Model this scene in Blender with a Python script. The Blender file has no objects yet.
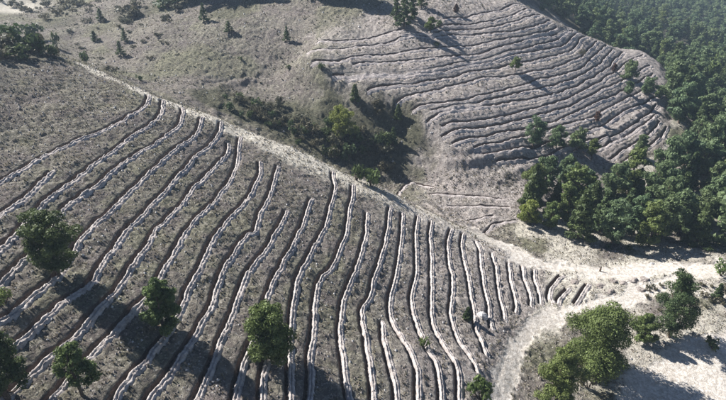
import bpy, math, random
import numpy as np

# ------------------------------------------------------------------ camera, world, sun, exposure
scene = bpy.context.scene
col = scene.collection
R = math.radians
CAM_Z = 60.0
PITCH = R(28.0)
FPX = 570.0                      # focal length measured in pixels of a 726 px wide picture

cam_data = bpy.data.cameras.new('camera')
cam_data.sensor_fit = 'HORIZONTAL'
cam_data.angle = 2 * math.atan(363.0 / FPX)
cam_data.clip_start = 0.5
cam_data.clip_end = 9000
cam = bpy.data.objects.new('camera', cam_data)
col.objects.link(cam)
cam.location = (0, 0, CAM_Z)
cam.rotation_euler = (math.pi / 2 - PITCH, 0, 0)
scene.camera = cam

SUN_ELEV = 41.0
SUN_TRAVEL = (0.885, -0.466)     # ground direction in which the shadows fall
world = bpy.data.worlds.new('World')
scene.world = world
world.use_nodes = True
nt = world.node_tree
bg = nt.nodes['Background']
sky = nt.nodes.new('ShaderNodeTexSky')
sky.sky_type = 'NISHITA'
sky.sun_disc = False
sky.sun_elevation = R(SUN_ELEV)
sky.sun_rotation = math.atan2(-SUN_TRAVEL[0], -SUN_TRAVEL[1])
sky.altitude = 2500
sky.air_density = 0.8
sky.dust_density = 0.3
nt.links.new(sky.outputs[0], bg.inputs[0])
bg.inputs[1].default_value = 0.05

sl = bpy.data.lights.new('sun', 'SUN')
sl.energy = 5.0
sl.angle = R(0.53)
sl.color = (1.0, 0.965, 0.915)
sun = bpy.data.objects.new('sun', sl)
col.objects.link(sun)
ce = math.cos(R(SUN_ELEV))
tl = math.hypot(*SUN_TRAVEL)
from mathutils import Vector, Matrix
sun.rotation_euler = Vector((SUN_TRAVEL[0] / tl * ce, SUN_TRAVEL[1] / tl * ce, -math.sin(R(SUN_ELEV)))).to_track_quat('-Z', 'Y').to_euler()
sun.location = (-60, 90, 120)

vs = scene.view_settings
vs.view_transform = 'Standard'
vs.look = 'None'
vs.gamma = 1.0
vs.use_curve_mapping = False
vs.exposure = 1.07

# ------------------------------------------------------------------ helpers
def ray(u, v):
    dx = (u - 363.0) / FPX
    dy = -(v - 200.0) / FPX
    return np.array([dx, math.cos(PITCH) + dy * math.sin(PITCH), -math.sin(PITCH) + dy * math.cos(PITCH)])

def at_height(u, v, z):          # point at height z (relative to the camera)
    d = ray(u, v)
    return d * (z / d[2])

def at_depth(u, v, t):
    return ray(u, v) * t

def tag(o, label=None, cat=None, group=None, kind=None):
    if label: o['label'] = label
    if cat: o['category'] = cat
    if group: o['group'] = group
    if kind: o['kind'] = kind
    return o

def np_mesh(name, verts, faces, mat=None, smooth=False, attrs=None, midx=None):
    """faces: (M,3) or (M,4) int array"""
    me = bpy.data.meshes.new(name)
    verts = np.asarray(verts, dtype=np.float32)
    faces = np.asarray(faces, dtype=np.int32)
    n, k = faces.shape
    me.vertices.add(len(verts))
    me.vertices.foreach_set('co', verts.ravel())
    me.loops.add(n * k)
    me.loops.foreach_set('vertex_index', faces.ravel())
    me.polygons.add(n)
    me.polygons.foreach_set('loop_start', np.arange(0, n * k, k, dtype=np.int32))
    me.polygons.foreach_set('loop_total', np.full(n, k, dtype=np.int32))
    if smooth is True:
        me.polygons.foreach_set('use_smooth', np.ones(n, dtype=bool))
    else:
        me.polygons.foreach_set('use_smooth', np.zeros(n, dtype=bool))
    mats = mat if isinstance(mat, (list, tuple)) else [mat]
    for m in mats:
        if m: me.materials.append(m)
    if midx is not None:
        me.polygons.foreach_set('material_index', np.asarray(midx, dtype=np.int32))
    if attrs:
        for an, av in attrs.items():
            a = me.attributes.new(an, 'FLOAT', 'POINT')
            a.data.foreach_set('value', np.asarray(av, dtype=np.float32))
    me.update(calc_edges=True)
    return me

def link(name, me, parent=None, loc=None):
    o = bpy.data.objects.new(name, me)
    col.objects.link(o)
    if parent: o.parent = parent
    if loc is not None: o.location = loc
    return o

_rng = np.random.default_rng(11)
_T = _rng.random((256, 256))
def vnoise(x, y, seed=0):
    x = np.asarray(x) + seed * 17.31; y = np.asarray(y) + seed * 9.77
    xi = np.floor(x).astype(int); yi = np.floor(y).astype(int)
    fx = x - xi; fy = y - yi
    fx = fx * fx * (3 - 2 * fx); fy = fy * fy * (3 - 2 * fy)
    a = _T[xi & 255, yi & 255]; b = _T[(xi + 1) & 255, yi & 255]
    c = _T[xi & 255, (yi + 1) & 255]; d = _T[(xi + 1) & 255, (yi + 1) & 255]
    return (a + (b - a) * fx) * (1 - fy) + (c + (d - c) * fx) * fy
def fbm(x, y, seed=0, oct=3):
    s = 0; a = 1; t = 0
    for i in range(oct):
        s = s + a * vnoise(x, y, seed + i * 3); t += a
        a *= 0.5; x = x * 2.03; y = y * 2.03
    return s / t
def sstep(a, b, x):
    t = np.clip((x - a) / (b - a), 0, 1)
    return t * t * (3 - 2 * t)

# ------------------------------------------------------------------ materials
class NB:
    def __init__(self, name):
        self.m = bpy.data.materials.new(name); self.m.use_nodes = True
        self.t = self.m.node_tree; self.n = self.t.nodes
        self.bsdf = self.n['Principled BSDF']
        self.bsdf.inputs['Roughness'].default_value = 0.95
        self.bsdf.inputs['Specular IOR Level'].default_value = 0.15
    def new(self, k, **kw):
        n = self.n.new(k)
        for a, b in kw.items(): setattr(n, a, b)
        return n
    def link(self, a, b): self.t.links.new(a, b)
    def pos(self):
        g = self.new('ShaderNodeNewGeometry'); return g.outputs['Position']
    def noise(self, vec, scale, detail=4, rough=0.55):
        n = self.new('ShaderNodeTexNoise'); n.inputs['Scale'].default_value = scale
        n.inputs['Detail'].default_value = detail; n.inputs['Roughness'].default_value = rough
        self.link(vec, n.inputs['Vector']); return n.outputs['Fac']
    def ramp(self, fac, a, b):
        n = self.new('ShaderNodeMapRange'); n.inputs['From Min'].default_value = a; n.inputs['From Max'].default_value = b
        n.interpolation_type = 'SMOOTHSTEP'
        self.link(fac, n.inputs['Value']); return n.outputs['Result']
    def mix(self, fac, a, b):
        n = self.new('ShaderNodeMix', data_type='RGBA')
        if isinstance(fac, (int, float)): n.inputs[0].default_value = fac
        else: self.link(fac, n.inputs[0])
        for s, v in ((6, a), (7, b)):
            if isinstance(v, tuple): n.inputs[s].default_value = (*v, 1)
            else: self.link(v, n.inputs[s])
        return n.outputs[2]
    def math(self, op, a, b):
        n = self.new('ShaderNodeMath', operation=op)
        for s, v in ((0, a), (1, b)):
            if isinstance(v, (int, float)): n.inputs[s].default_value = v
            else: self.link(v, n.inputs[s])
        return n.outputs[0]
    def attr(self, name, typ='GEOMETRY'):
        n = self.new('ShaderNodeAttribute', attribute_name=name, attribute_type=typ); return n.outputs['Fac']
    def bump(self, h, strength, dist):
        n = self.new('ShaderNodeBump'); n.inputs['Strength'].default_value = strength; n.inputs['Distance'].default_value = dist
        self.link(h, n.inputs['Height']); self.link(n.outputs[0], self.bsdf.inputs['Normal'])

def ground_material():
    b = NB('hill_ground'); p = b.pos()
    n1 = b.noise(p, 1.7, 5, 0.65); n2 = b.noise(p, 0.22, 4); n3 = b.noise(p, 6.0, 3, 0.7); n4 = b.noise(p, 0.05, 3)
    soil = b.mix(b.ramp(n3, .35, .68), (.082, .070, .066), (.20, .172, .158))
    grass = b.mix(b.ramp(n1, .36, .64), (.095, .09, .068), (.265, .245, .195))
    c = b.mix(b.ramp(b.math('ADD', b.math('MULTIPLY', n2, .55), b.math('MULTIPLY', n1, .5)), .40, .62), soil, grass)
    c = b.mix(b.math('MULTIPLY', b.ramp(n4, .42, .62), .35), c, (.25, .215, .20))
    # light stones and straw flecks
    st = b.ramp(b.noise(p, 3.4, 3, .65), .57, .66)
    c = b.mix(b.math('MULTIPLY', st, .7), c, (.42, .39, .36))
    dk = b.ramp(b.noise(p, 2.1, 4, .7), .56, .66)
    c = b.mix(b.math('MULTIPLY', dk, .6), c, (.075, .066, .05))
    gr = b.mix(b.ramp(n1, .35, .65), (.085, .10, .045), (.22, .225, .11))
    c = b.mix(b.math('MULTIPLY', b.attr('green'), .75), c, gr)
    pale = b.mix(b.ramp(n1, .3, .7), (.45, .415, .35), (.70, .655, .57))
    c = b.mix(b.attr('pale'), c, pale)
    pink = b.mix(b.ramp(n1, .3, .7), (.26, .225, .21), (.52, .47, .445))
    c = b.mix(b.attr('pink'), c, pink)
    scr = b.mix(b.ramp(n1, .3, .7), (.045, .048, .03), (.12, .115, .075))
    c = b.mix(b.attr('scrub'), c, scr)  # mask holds real scrub and the painted shadow patch
    tr = b.mix(b.ramp(b.noise(p, 2.3, 6, .75), .33, .64), (.38, .335, .285), (.68, .635, .58))
    tr = b.mix(b.math('MULTIPLY', b.ramp(b.noise(p, 4.5, 3, .6), .60, .68), .5), tr, (.22, .19, .16))
    c = b.mix(b.attr('track'), c, tr)
    b.link(c, b.bsdf.inputs['Base Color'])
    hh = b.math('ADD', b.noise(p, 2.6, 6, .7), b.math('MULTIPLY', n3, .6))
    b.bump(b.math('MULTIPLY', hh, b.math('SUBTRACT', 1.0, b.math('MULTIPLY', b.attr('track'), .6))), 1.0, .28)
    return b.m

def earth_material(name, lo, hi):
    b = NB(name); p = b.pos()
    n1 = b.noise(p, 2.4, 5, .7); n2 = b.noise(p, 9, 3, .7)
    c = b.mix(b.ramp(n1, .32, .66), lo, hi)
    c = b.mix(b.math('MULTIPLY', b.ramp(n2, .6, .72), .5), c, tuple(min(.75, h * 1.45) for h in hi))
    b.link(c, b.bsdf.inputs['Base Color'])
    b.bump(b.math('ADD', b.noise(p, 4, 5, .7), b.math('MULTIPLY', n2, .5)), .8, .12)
    return b.m

def leaf_material(name, dark, light, warm=None):
    b = NB(name)
    t = b.attr('tint')
    c = b.mix(t, dark, light)
    oi = b.new('ShaderNodeObjectInfo')
    w = warm or (light[0] * 1.5, light[1] * 1.1, light[2] * .8)
    c = b.mix(b.math('MULTIPLY', oi.outputs['Random'], .28), c, w)
    b.link(c, b.bsdf.inputs['Base Color'])
    b.bsdf.inputs['Roughness'].default_value = .6
    b.bsdf.inputs['Specular IOR Level'].default_value = .3
    tr = b.new('ShaderNodeBsdfTranslucent'); b.link(c, tr.inputs['Color'])
    mx = b.new('ShaderNodeMixShader'); mx.inputs[0].default_value = .28
    b.link(b.bsdf.outputs[0], mx.inputs[1]); b.link(tr.outputs[0], mx.inputs[2])
    b.link(mx.outputs[0], b.n['Material Output'].inputs['Surface'])
    return b.m

def plain_material(name, lo, hi, scale=6.0):
    b = NB(name); p = b.pos()
    b.link(b.mix(b.ramp(b.noise(p, scale, 4, .6), .3, .7), lo, hi), b.bsdf.inputs['Base Color'])
    b.bump(b.noise(p, scale * 2, 4, .6), .6, .05)
    return b.m

M_GROUND = ground_material()
M_BANK = earth_material('cut_earth_shade', (.06, .045, .038), (.13, .10, .085))  # cut earth, coloured extra dark to paint in the trench shadow
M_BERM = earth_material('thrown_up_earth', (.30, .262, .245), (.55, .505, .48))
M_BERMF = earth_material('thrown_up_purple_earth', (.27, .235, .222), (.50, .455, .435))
M_BARK = plain_material('bark', (.06, .045, .035), (.17, .13, .10), 9)
M_ROCK = plain_material('pale_rock', (.36, .35, .35), (.62, .60, .58), 3)
M_MOUND = earth_material('spoil_earth', (.17, .145, .13), (.36, .32, .295))
M_LEAF = leaf_material('olive_leaves', (.055, .090, .030), (.165, .225, .078))
M_LEAFD = leaf_material('dark_needles', (.036, .062, .028), (.105, .150, .058))
M_LEAFB = leaf_material('bright_leaves', (.10, .14, .03), (.25, .30, .075))
M_LEAFF = leaf_material('forest_leaves', (.058, .102, .056), (.165, .235, .115))
M_LEAFG = leaf_material('grey_scrub_leaves', (.05, .055, .035), (.135, .135, .09))
M_DEAD = leaf_material('dead_leaves', (.075, .045, .035), (.17, .105, .08))
M_STRAW = leaf_material('straw', (.17, .155, .115), (.42, .39, .31))

# ------------------------------------------------------------------ the lie of the land
# trenches of the near hillside: picture points, all at one height (relative to the camera)
NEAR = [
 ('T1', [(147,94),(140,107),(125,117),(100,129),(75,140),(50,152),(25,166),(5,179),(-20,195)]),
 ('T1b', [(52,171),(40,180),(25,195),(0,213),(-25,233)]),
 ('T2', [(162,99),(160,112),(150,124),(132,135),(112,150),(90,165),(70,180),(42,202),(25,218),(0,245),(-20,265)]),
 ('T3', [(180,107),(179,120),(170,132),(155,144),(137,153),(118,166),(100,180),(82,194),(60,210),(45,232),(28,253),(0,280),(-20,298)]),
 ('T4', [(201,117),(198,130),(186,142),(170,154),(150,170),(137,181),(118,197),(103,215),(94,221),(82,235),(75,243),(67,258),(48,280),(28,297),(8,312),(-15,330)]),
 ('T5', [(220,121),(217,132),(207,146),(192,159),(175,177),(150,203),(125,228),(112,248),(97,265),(84,283),(62,301),(25,334),(0,354),(-15,366)]),
 ('T6', [(227,142),(225,154),(212,167),(197,182),(180,203),(155,228),(145,245),(126,272),(112,292),(93,315),(67,338),(30,370),(8,390),(-10,405)]),
 ('T7', [(239,136),(237,150),(235,165),(227,180),(212,201),(195,218),(178,240),(159,272),(145,295),(132,308),(112,331),(90,353),(68,376),(45,400),(30,415)]),
 ('T8', [(259,161),(257,178),(245,200),(225,222),(210,242),(202,260),(192,278),(182,298),(172,314),(160,333),(147,352),(128,378),(112,400),(100,415)]),
 ('T9', [(277,165),(272,185),(265,201),(257,215),(252,231),(244,235),(232,250),(225,265),(213,286),(208,305),(198,322),(183,347),(168,370),(150,395),(138,412)]),
 ('T10', [(286,211),(277,228),(265,245),(250,265),(242,282),(235,302),(226,325),(212,358),(197,390),(188,410)]),
 ('T11', [(310,197),(305,212),(300,225),(292,245),(280,262),(270,278),(265,292),(258,315),(252,335),(245,352),(237,375),(231,400),(227,415)]),
 ('T11b', [(269,345),(263,365),(259,400),(257,415)]),
 ('T12', [(332,171),(332,190),(327,208),(321,229),(310,253),(297,275),(292,297),(289,315),(287,345),(286,385),(285,415)]),
 ('T13', [(352,184),(350,202),(345,225),(339,247),(327,270),(315,285),(311,302),(310,325),(308,350),(306,385),(306,415)]),
 ('T14', [(366,211),(365,230),(360,250),(354,270),(342,292),(339,307),(339,335),(341,362),(345,392),(347,415)]),
 ('T15', [(390,205),(386,222),(385,237),(381,254),(375,275),(367,295),(361,308),(361,328),(366,350),(370,375),(370,400),(370,415)]),
 ('T15b', [(379,319),(381,337),(387,360),(392,377),(395,400),(396,415)]),
 ('T16', [(402,211),(400,232),(398,254),(394,275),(389,295),(387,310),(393,327),(405,347),(414,367),(416,385),(416,415)]),
 ('T17', [(416,214),(414,232),(415,254),(414,275),(410,297),(412,312),(417,328),(425,347),(435,365),(438,387),(440,415)]),
 ('T18', [(430,219),(429,237),(430,254),(430,275),(430,302),(433,324),(443,347),(455,367),(457,384),(457,405)]),
 ('T19', [(450,227),(446,242),(447,256),(450,280),(450,310),(452,325),(458,341),(470,357),(477,375)]),
 ('T20', [(462,232),(461,245),(464,265),(467,280),(470,297),(472,312),(474,327),(480,342),(486,357)]),
 ('T21', [(474,240),(479,252),(480,272),(486,295),(488,303),(488,318),(492,331)]),
 ('T22', [(491,252),(494,267),(497,285),(500,298),(503,320)]),
 ('T23', [(507,261),(509,277),(513,294),(515,314)]),
 ('T24', [(521,265),(522,277),(529,295),(530,308)]),
 ('T25', [(532,269),(533,280),(539,297),(541,306)]),
]
ZN = dict(T1=-27.0, T1b=-27.6, T2=-28.2, T3=-29.2, T4=-30.2, T5=-31.2, T6=-32.2, T7=-33.0, T8=-34.0, T9=-35.0,
          T10=-36.0, T11=-36.9, T11b=-37.5, T12=-38.0, T13=-39.0, T14=-40.1, T15=-41.2, T15b=-41.8, T16=-42.3, T17=-43.2, T18=-44.1,
          T19=-45.1, T20=-46.0, T21=-46.8, T22=-47.5, T23=-48.2, T24=-48.8, T25=-49.3)
FAR = [
 [(442,19),(475,15),(500,10),(522,5)],
 [(400,32),(440,26),(480,22),(500,19),(532,10)],
 [(315,41),(345,40),(380,36),(420,34),(460,30),(500,26),(541,16)],
 [(305,51),(332,50),(365,46),(395,43),(440,38),(500,33),(530,28),(551,21)],
 [(310,60),(337,60),(370,55),(410,51),(445,47),(500,40),(535,34),(558,27)],
 [(352,66),(395,61),(445,56),(500,47),(546,37),(568,30)],
 [(330,74),(370,73),(410,70),(447,64),(500,54),(546,44),(574,32)],
 [(345,80),(400,77),(445,71),(500,60),(546,51),(566,44),(580,34)],
 [(365,89),(410,85),(449,78),(500,68),(546,59),(571,50),(587,37)],
 [(395,97),(425,92),(449,87),(500,77),(546,69),(571,61),(588,51),(598,42)],
 [(410,105),(455,99),(500,89),(530,81),(546,77),(576,69),(596,55),(607,45)],
 [(430,111),(470,104),(500,97),(546,86),(578,76),(601,62),(613,50)],
 [(425,120),(467,111),(500,105),(546,95),(583,82),(608,67),(624,51)],
 [(440,127),(480,120),(520,111),(560,100),(593,86),(618,70),(633,59),(645,54)],
 [(440,136),(487,127),(530,117),(546,113),(571,105),(603,90),(628,77),(651,64)],
 [(450,144),(485,137),(515,130),(553,121),(583,109),(616,94),(636,83),(654,73)],
 [(472,149),(520,138),(583,120),(611,106),(633,95),(656,84)],
 [(482,156),(522,147),(588,130),(628,109),(655,96)],
 [(495,162),(520,157),(560,148),(608,136),(638,120),(657,104)],
 [(596,150),(616,141),(641,127),(658,113)],
 [(610,157),(634,143),(648,134),(660,121)],
 [(620,162),(636,153),(655,141),(668,126)],
]
ZF = [-26 - 1.1 * i for i in range(len(FAR) - 2)] + [-47.6, -48.3]
LOWER = [   # short trenches in the hollow at the foot of the far slope
 ([(383,189),(405,185),(437,185)], -48.2), ([(427,194),(460,196),(505,199)], -48.6),
 ([(445,206),(480,207),(512,207)], -49.0), ([(465,221),(495,216)], -49.5), ([(484,234),(490,228),(497,224),(520,220)], -49.7)]
ARCS = [   # bent trenches on the hump between the two tracks
 [(562,275),(550,287),(547,297),(550,306)], [(567,288),(558,297),(556,306)], [(587,283),(578,295),(571,305)]]

ctrl = []
for k, pts in NEAR:
    for i, (u, v) in enumerate(pts): ctrl.append(at_height(u, v, ZN[k]))
for pts, z in zip(FAR, ZF):
    for (u, v) in pts: ctrl.append(at_height(u, v, z))
for pts, z in LOWER:
    for (u, v) in pts: ctrl.append(at_height(u, v, z))
for pts in ARCS:
    for (u, v) in pts: ctrl.append(at_height(u, v, -49.7))
brow = [(0,42,-21.0),(40,50,-22.6),(75,61,-24.3),(110,76,-25.6),(147,93,-27),(180,106,-29),(220,120,-31),(259,137,-33.2),(300,155,-35.6),
        (332,169,-37.8),(370,186,-39.8),(400,200,-41.8),(430,216,-43.9),(462,230,-45.8),(491,246,-47.4),(530,263,-48.8)]
BROW = []
for i, (u, v, z) in enumerate(brow):
    p = at_height(u, v, z); ctrl.append(p); BROW.append(p)
    if u < 480:
        s = -p[2] / p[1]
        for dyy, f in ((5, .75), (11, 1.12)):
            q = p + np.array([p[0] / p[1] * dyy, dyy, -s * dyy * f]); 
            if dyy == 5 or u < 380: ctrl.append(q)
for (u, v, z) in [(0,60,-21.6),(0,100,-24),(0,140,-25.7),(40,80,-23.6),(60,110,-25.2),(100,90,-25.6),(100,108,-26.2),(30,140,-26.2),(-40,100,-22),(-40,160,-25),(-60,60,-19),
                  (500,400,-47.2),(508,370,-47.8),(518,345,-48.4),(530,328,-49.2),(560,314,-49.8),(590,305,-50.0),(625,297,-50.2),(655,285,-50.3),(690,272,-50.3),(726,267,-50.4),
                  (600,270,-50),(640,268,-50.2),(560,330,-50),(600,330,-50.4),(560,400,-49.6),(600,365,-50.8),(640,330,-51),(680,335,-51.2),(726,330,-51.2),(640,400,-52),(690,385,-52.2),(726,360,-52.2),(726,400,-52.6),(760,300,-51),(800,380,-53),
                  (540,225,-49.9),(560,245,-50.1),(600,245,-50.6),(660,250,-51),(726,245,-51.2),
                  (390,165,-46.4),(440,190,-48.0),(340,155,-44),(300,135,-41),(250,112,-37.6),(200,95,-34.6),(150,82,-33),(110,70,-32)]:
    ctrl.append(at_height(u, v, z))
for (u, v, t) in [(0,5,174),(100,5,164),(200,5,152),(300,5,142),(380,5,141),(440,5,142),(50,25,152),(150,30,142),(250,30,134),(70,45,140),(100,60,131),(200,60,128),(250,85,125),(300,90,122),(300,60,127),(350,110,117),(400,130,117),(430,160,112),
                  (545,165,116),(560,200,108),(620,190,113),(720,200,112),(640,220,104),(700,225,103),(710,150,132),(668,140,133),(690,120,147),(700,110,158),(680,92,172),(726,80,190),(690,70,222),(726,40,310),(660,38,262),
                  (600,20,290),(570,8,300),(650,10,360),(700,0,420),(726,10,400),(800,40,330),(800,150,135),(800,230,100)]:
    ctrl.append(at_depth(u, v, t))
crest = [(522,4,-25.6),(551,20,-29),(574,31,-32.4),(598,41,-35.7),(624,50,-39.3),(646,53,-40.8),(658,63,-42.4)]
for (u, v, z) in crest:
    p = at_height(u, v, z); ctrl.append(p)
    s = -p[2] / p[1]
    for dyy, f in ((10, 1.5), (28, 1.6)):
        ctrl.append(p + np.array([p[0] / p[1] * dyy, dyy, -s * dyy * f]))
for x, y, z in [(-120,180,-24),(-60,210,-18),(0,215,-14),(45,215,-20),(-110,100,-14),(-90,50,-16),(-70,25,-21),(-20,20,-31),(20,25,-44),(50,30,-53),
                (120,60,-53),(160,110,-54),(200,180,-58),(100,480,-62),(0,300,-40),(-140,300,-20)]:
    ctrl.append(np.array([x, y, z], float))
ctrl = np.array(ctrl)

def tps_fit(P, lam):
    n = len(P); X = P[:, :2] / 50.0
    r2 = ((X[:, None] - X[None]) ** 2).sum(-1)
    K = .5 * r2 * np.log(r2 + 1e-12)
    A = np.zeros((n + 3, n + 3)); A[:n, :n] = K + lam * np.eye(n)
    A[:n, n] = 1; A[:n, n + 1:] = X; A[n, :n] = 1; A[n + 1:, :n] = X.T
    b = np.zeros(n + 3); b[:n] = P[:, 2]
    return X, np.linalg.solve(A, b)
_X, _W = tps_fit(ctrl, 0.004)
def tps_eval(x, y):
    out = np.empty(x.size); x = x.ravel() / 50.0; y = y.ravel() / 50.0
    for s in range(0, x.size, 20000):
        xs = x[s:s + 20000, None]; ys = y[s:s + 20000, None]
        r2 = (xs - _X[None, :, 0]) ** 2 + (ys - _X[None, :, 1]) ** 2
        out[s:s + 20000] = (.5 * r2 * np.log(r2 + 1e-12)) @ _W[:-3] + _W[-3] + xs[:, 0] * _W[-2] + ys[:, 0] * _W[-1]
    return out
# coarse sheet of smooth heights, then cubic interpolation
BX0, BX1, BY0, BY1, BS = -170.0, 330.0, 10.0, 520.0, 1.25
gx = np.arange(BX0, BX1 + BS, BS); gy = np.arange(BY0, BY1 + BS, BS)
GXX, GYY = np.meshgrid(gx, gy, indexing='ij')
GZ = tps_eval(GXX, GYY).reshape(GXX.shape) + CAM_Z
def smooth_h(x, y):
    x = np.clip(np.asarray(x, float), BX0 + 2 * BS, BX1 - 3 * BS); y = np.clip(np.asarray(y, float), BY0 + 2 * BS, BY1 - 3 * BS)
    fx = (x - BX0) / BS; fy = (y - BY0) / BS
    ix = np.floor(fx).astype(int); iy = np.floor(fy).astype(int); tx = fx - ix; ty = fy - iy
    def w(t): return [(-t + 2 * t * t - t ** 3) / 2, (2 - 5 * t * t + 3 * t ** 3) / 2, (t + 4 * t * t - 3 * t ** 3) / 2, (t ** 3 - t * t) / 2]
    wx = w(tx); wy = w(ty); s = 0
    for a in range(4):
        for b_ in range(4): s = s + wx[a] * wy[b_] * GZ[ix + a - 1, iy + b_ - 1]
    return s
def hit(u, v, tmin=25.0, tmax=520.0):
    d = ray(u, v); t = np.arange(tmin, tmax, .25)
    h = smooth_h(d[0] * t, d[1] * t); z = CAM_Z + d[2] * t
    k = np.nonzero(z <= h)[0]
    t0 = t[k[0]] if len(k) else t[-1]
    return np.array([d[0] * t0, d[1] * t0])

def seg_dist(px, py, poly):
    """distance of points to a polyline"""
    best = np.full(px.shape, 1e9)
    for (a, b_) in zip(poly[:-1], poly[1:]):
        ax, ay = a; bx, by = b_; dx = bx - ax; dy = by - ay; L = dx * dx + dy * dy + 1e-9
        t = np.clip(((px - ax) * dx + (py - ay) * dy) / L, 0, 1)
        best = np.minimum(best, np.hypot(px - ax - t * dx, py - ay - t * dy))
    return best
def in_poly(px, py, poly):
    c = np.zeros(px.shape, bool); n = len(poly)
    for i in range(n):
        x1, y1 = poly[i]; x2, y2 = poly[(i + 1) % n]
        m = ((y1 > py) != (y2 > py)) & (px < (x2 - x1) * (py - y1) / (y2 - y1 + 1e-12) + x1)
        c ^= m
    return c
def gpoly(pts): return [tuple(hit(u, v)) for (u, v) in pts]

# tracks, crest path and patches, on the ground
TRACK_A = gpoly([(440,213),(480,235),(520,258),(560,268),(600,272),(640,271),(690,269),(726,266),(790,262)])
TRACK_B = gpoly([(497,412),(504,385),(512,360),(520,343),(533,327),(560,315),(590,306),(625,298),(655,287),(690,275),(726,270)])
FIELD = gpoly([(655,412),(668,398),(700,378),(735,362),(790,345)])
CREST = [tuple(p[:2]) for p in BROW]
near_edge = [(-170, 10), (-170, 96)] + [(p[0], p[1] + 1.0) for p in BROW] + gpoly([(545,270),(548,300),(530,318),(512,345),(500,375),(492,405)]) + [(14, 10)]
far_edge = gpoly([(500,228),(560,205),(620,180),(662,150),(672,120)]) + [(130, 185), (60, 215), (-170, 300), (-170, 96)] + [(p[0], p[1] + 1.0) for p in BROW[:-2]]

# ------------------------------------------------------------------ ground grid
def steps(*segs):
    out = []
    for a, b_, s in segs:
        n = max(1, int(round((b_ - a) / s))); out += list(a + (b_ - a) * np.arange(n) / n)
    return np.array(out + [segs[-1][1]])
XS = steps((-1500, -600, 300), (-600, -170, 43), (-170, -100, 3), (-100, -62, 1.0), (-62, -46, .4), (-46, 32, .21), (32, 98, .36), (98, 140, 1.2), (140, 330, 5), (330, 600, 45), (600, 1500, 300))
YS = steps((-500, -100, 200), (-100, 10, 10), (10, 26, 1.0), (26, 98, .21), (98, 182, .34), (182, 220, 1.2), (220, 330, 2.5), (330, 520, 5), (520, 1000, 60), (1000, 2000, 500))
PX, PY = np.meshgrid(XS, YS, indexing='ij')
H0 = smooth_h(PX, PY)
dn = seg_dist(PX, PY, TRACK_A); db = seg_dist(PX, PY, TRACK_B); dfld = seg_dist(PX, PY, FIELD); dc = seg_dist(PX, PY, CREST)
wob = fbm(PX * .35, PY * .35, 4) - .5
wob2 = fbm(PX * 1.6, PY * 1.6, 8) - .5
A_track = np.maximum.reduce([sstep(2.1, 1.2, dn + wob * 3.4 + wob2 * 1.6) * sstep(12, 24, PX), sstep(1.7, .95, db + wob * 1.8 + wob2 * 1.6), sstep(5.0, 4.0, dfld + wob * 2.5 + wob2 * 1.5)])
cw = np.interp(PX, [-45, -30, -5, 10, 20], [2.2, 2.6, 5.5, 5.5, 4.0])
A_pale = sstep(1.0, .35, dc / cw + wob * .9)  # pale dry grass along the crest, lightened further to paint its sunlit look
sad = gpoly([(545,268),(560,275),(600,262),(660,262),(740,258),(760,300),(640,300),(560,312),(530,322)])
in_sad = in_poly(PX, PY, sad)
A_pale = np.maximum(A_pale, in_sad * (.35 + .55 * sstep(.38, .6, fbm(PX * .3, PY * .3, 9))))
isnear = in_poly(PX, PY, near_edge); isfar = in_poly(PX, PY, far_edge) & ~isnear
isfor = (~isnear) & (~isfar) & ((PY > 150) | (PX > 100))
issad = (~isnear) & (~isfar) & (~isfor)
A_pale = np.maximum(A_pale, issad * sstep(.40, .62, fbm(PX * .22, PY * .22, 61)) * .75)
# greener patches, pinkish bare earth between the far trenches, dark scrub in the gully, one painted shadow patch up the far slope
A_green = isfar * sstep(.48, .66, fbm(PX * .09, PY * .09, 2)) * (PX < 12) * .45
A_green = np.maximum(A_green, sstep(4, 1.5, dc) * sstep(.5, .7, fbm(PX * .2, PY * .2, 12)) * .7 * (PX > -40))
A_green = np.maximum(A_green, issad * sstep(.45, .65, fbm(PX * .12, PY * .12, 63)) * .55)
A_green = np.maximum(A_green, isnear * sstep(.55, .7, fbm(PX * .25, PY * .25, 22)) * .3)
tr_zone = gpoly([(315,38),(522,2),(655,52),(668,130),(520,230),(400,200),(425,150),(440,120),(330,78)])
pz = sum(in_poly(PX + wob * 12 + ox, PY + wob2 * 6 + oy, tr_zone).astype(float) for ox, oy in ((0, 0), (3, 0), (-3, 0), (0, 3), (0, -3), (1.5, 1.5), (-1.5, -1.5))) / 7
A_pink = pz * isfar * (.45 + .4 * fbm(PX * .2, PY * .2, 31))
A_pink = np.maximum(A_pink, isnear * sstep(-4, 14, PX) * (.32 + .5 * fbm(PX * .3, PY * .3, 33)))
gul = [tuple(hit(u, v)) for (u, v) in [(228,100),(262,112),(300,130),(345,140),(385,150)]]
dg = seg_dist(PX, PY, gul)
A_scrub_shade = sstep(10, 5, dg + wob * 7) * ~isnear * .9
A_scrub_shade = np.maximum(A_scrub_shade, isfor * .85)
lc = hit(28, 52); A_scrub_shade = np.maximum(A_scrub_shade, sstep(9, 4, np.hypot(PX - lc[0], PY - lc[1])) * .6)
for (u, v, r) in [(130,14,6),(165,4,9),(232,6,9),(70,4,6),(60,22,6)]:  # scrub patches; the middle one paints the large cast shadow by the top edge
    q = hit(u, v); A_scrub_shade = np.maximum(A_scrub_shade, sstep(1, .5, np.hypot(PX - q[0], (PY - q[1]) * .8) / r + wob * .6) * .55)
tlc = hit(6, 8); A_pale = np.maximum(A_pale, sstep(16, 5, np.hypot(PX - tlc[0], PY - tlc[1])) * .8)
A_scrub_shade *= (1 - A_track)
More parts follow.
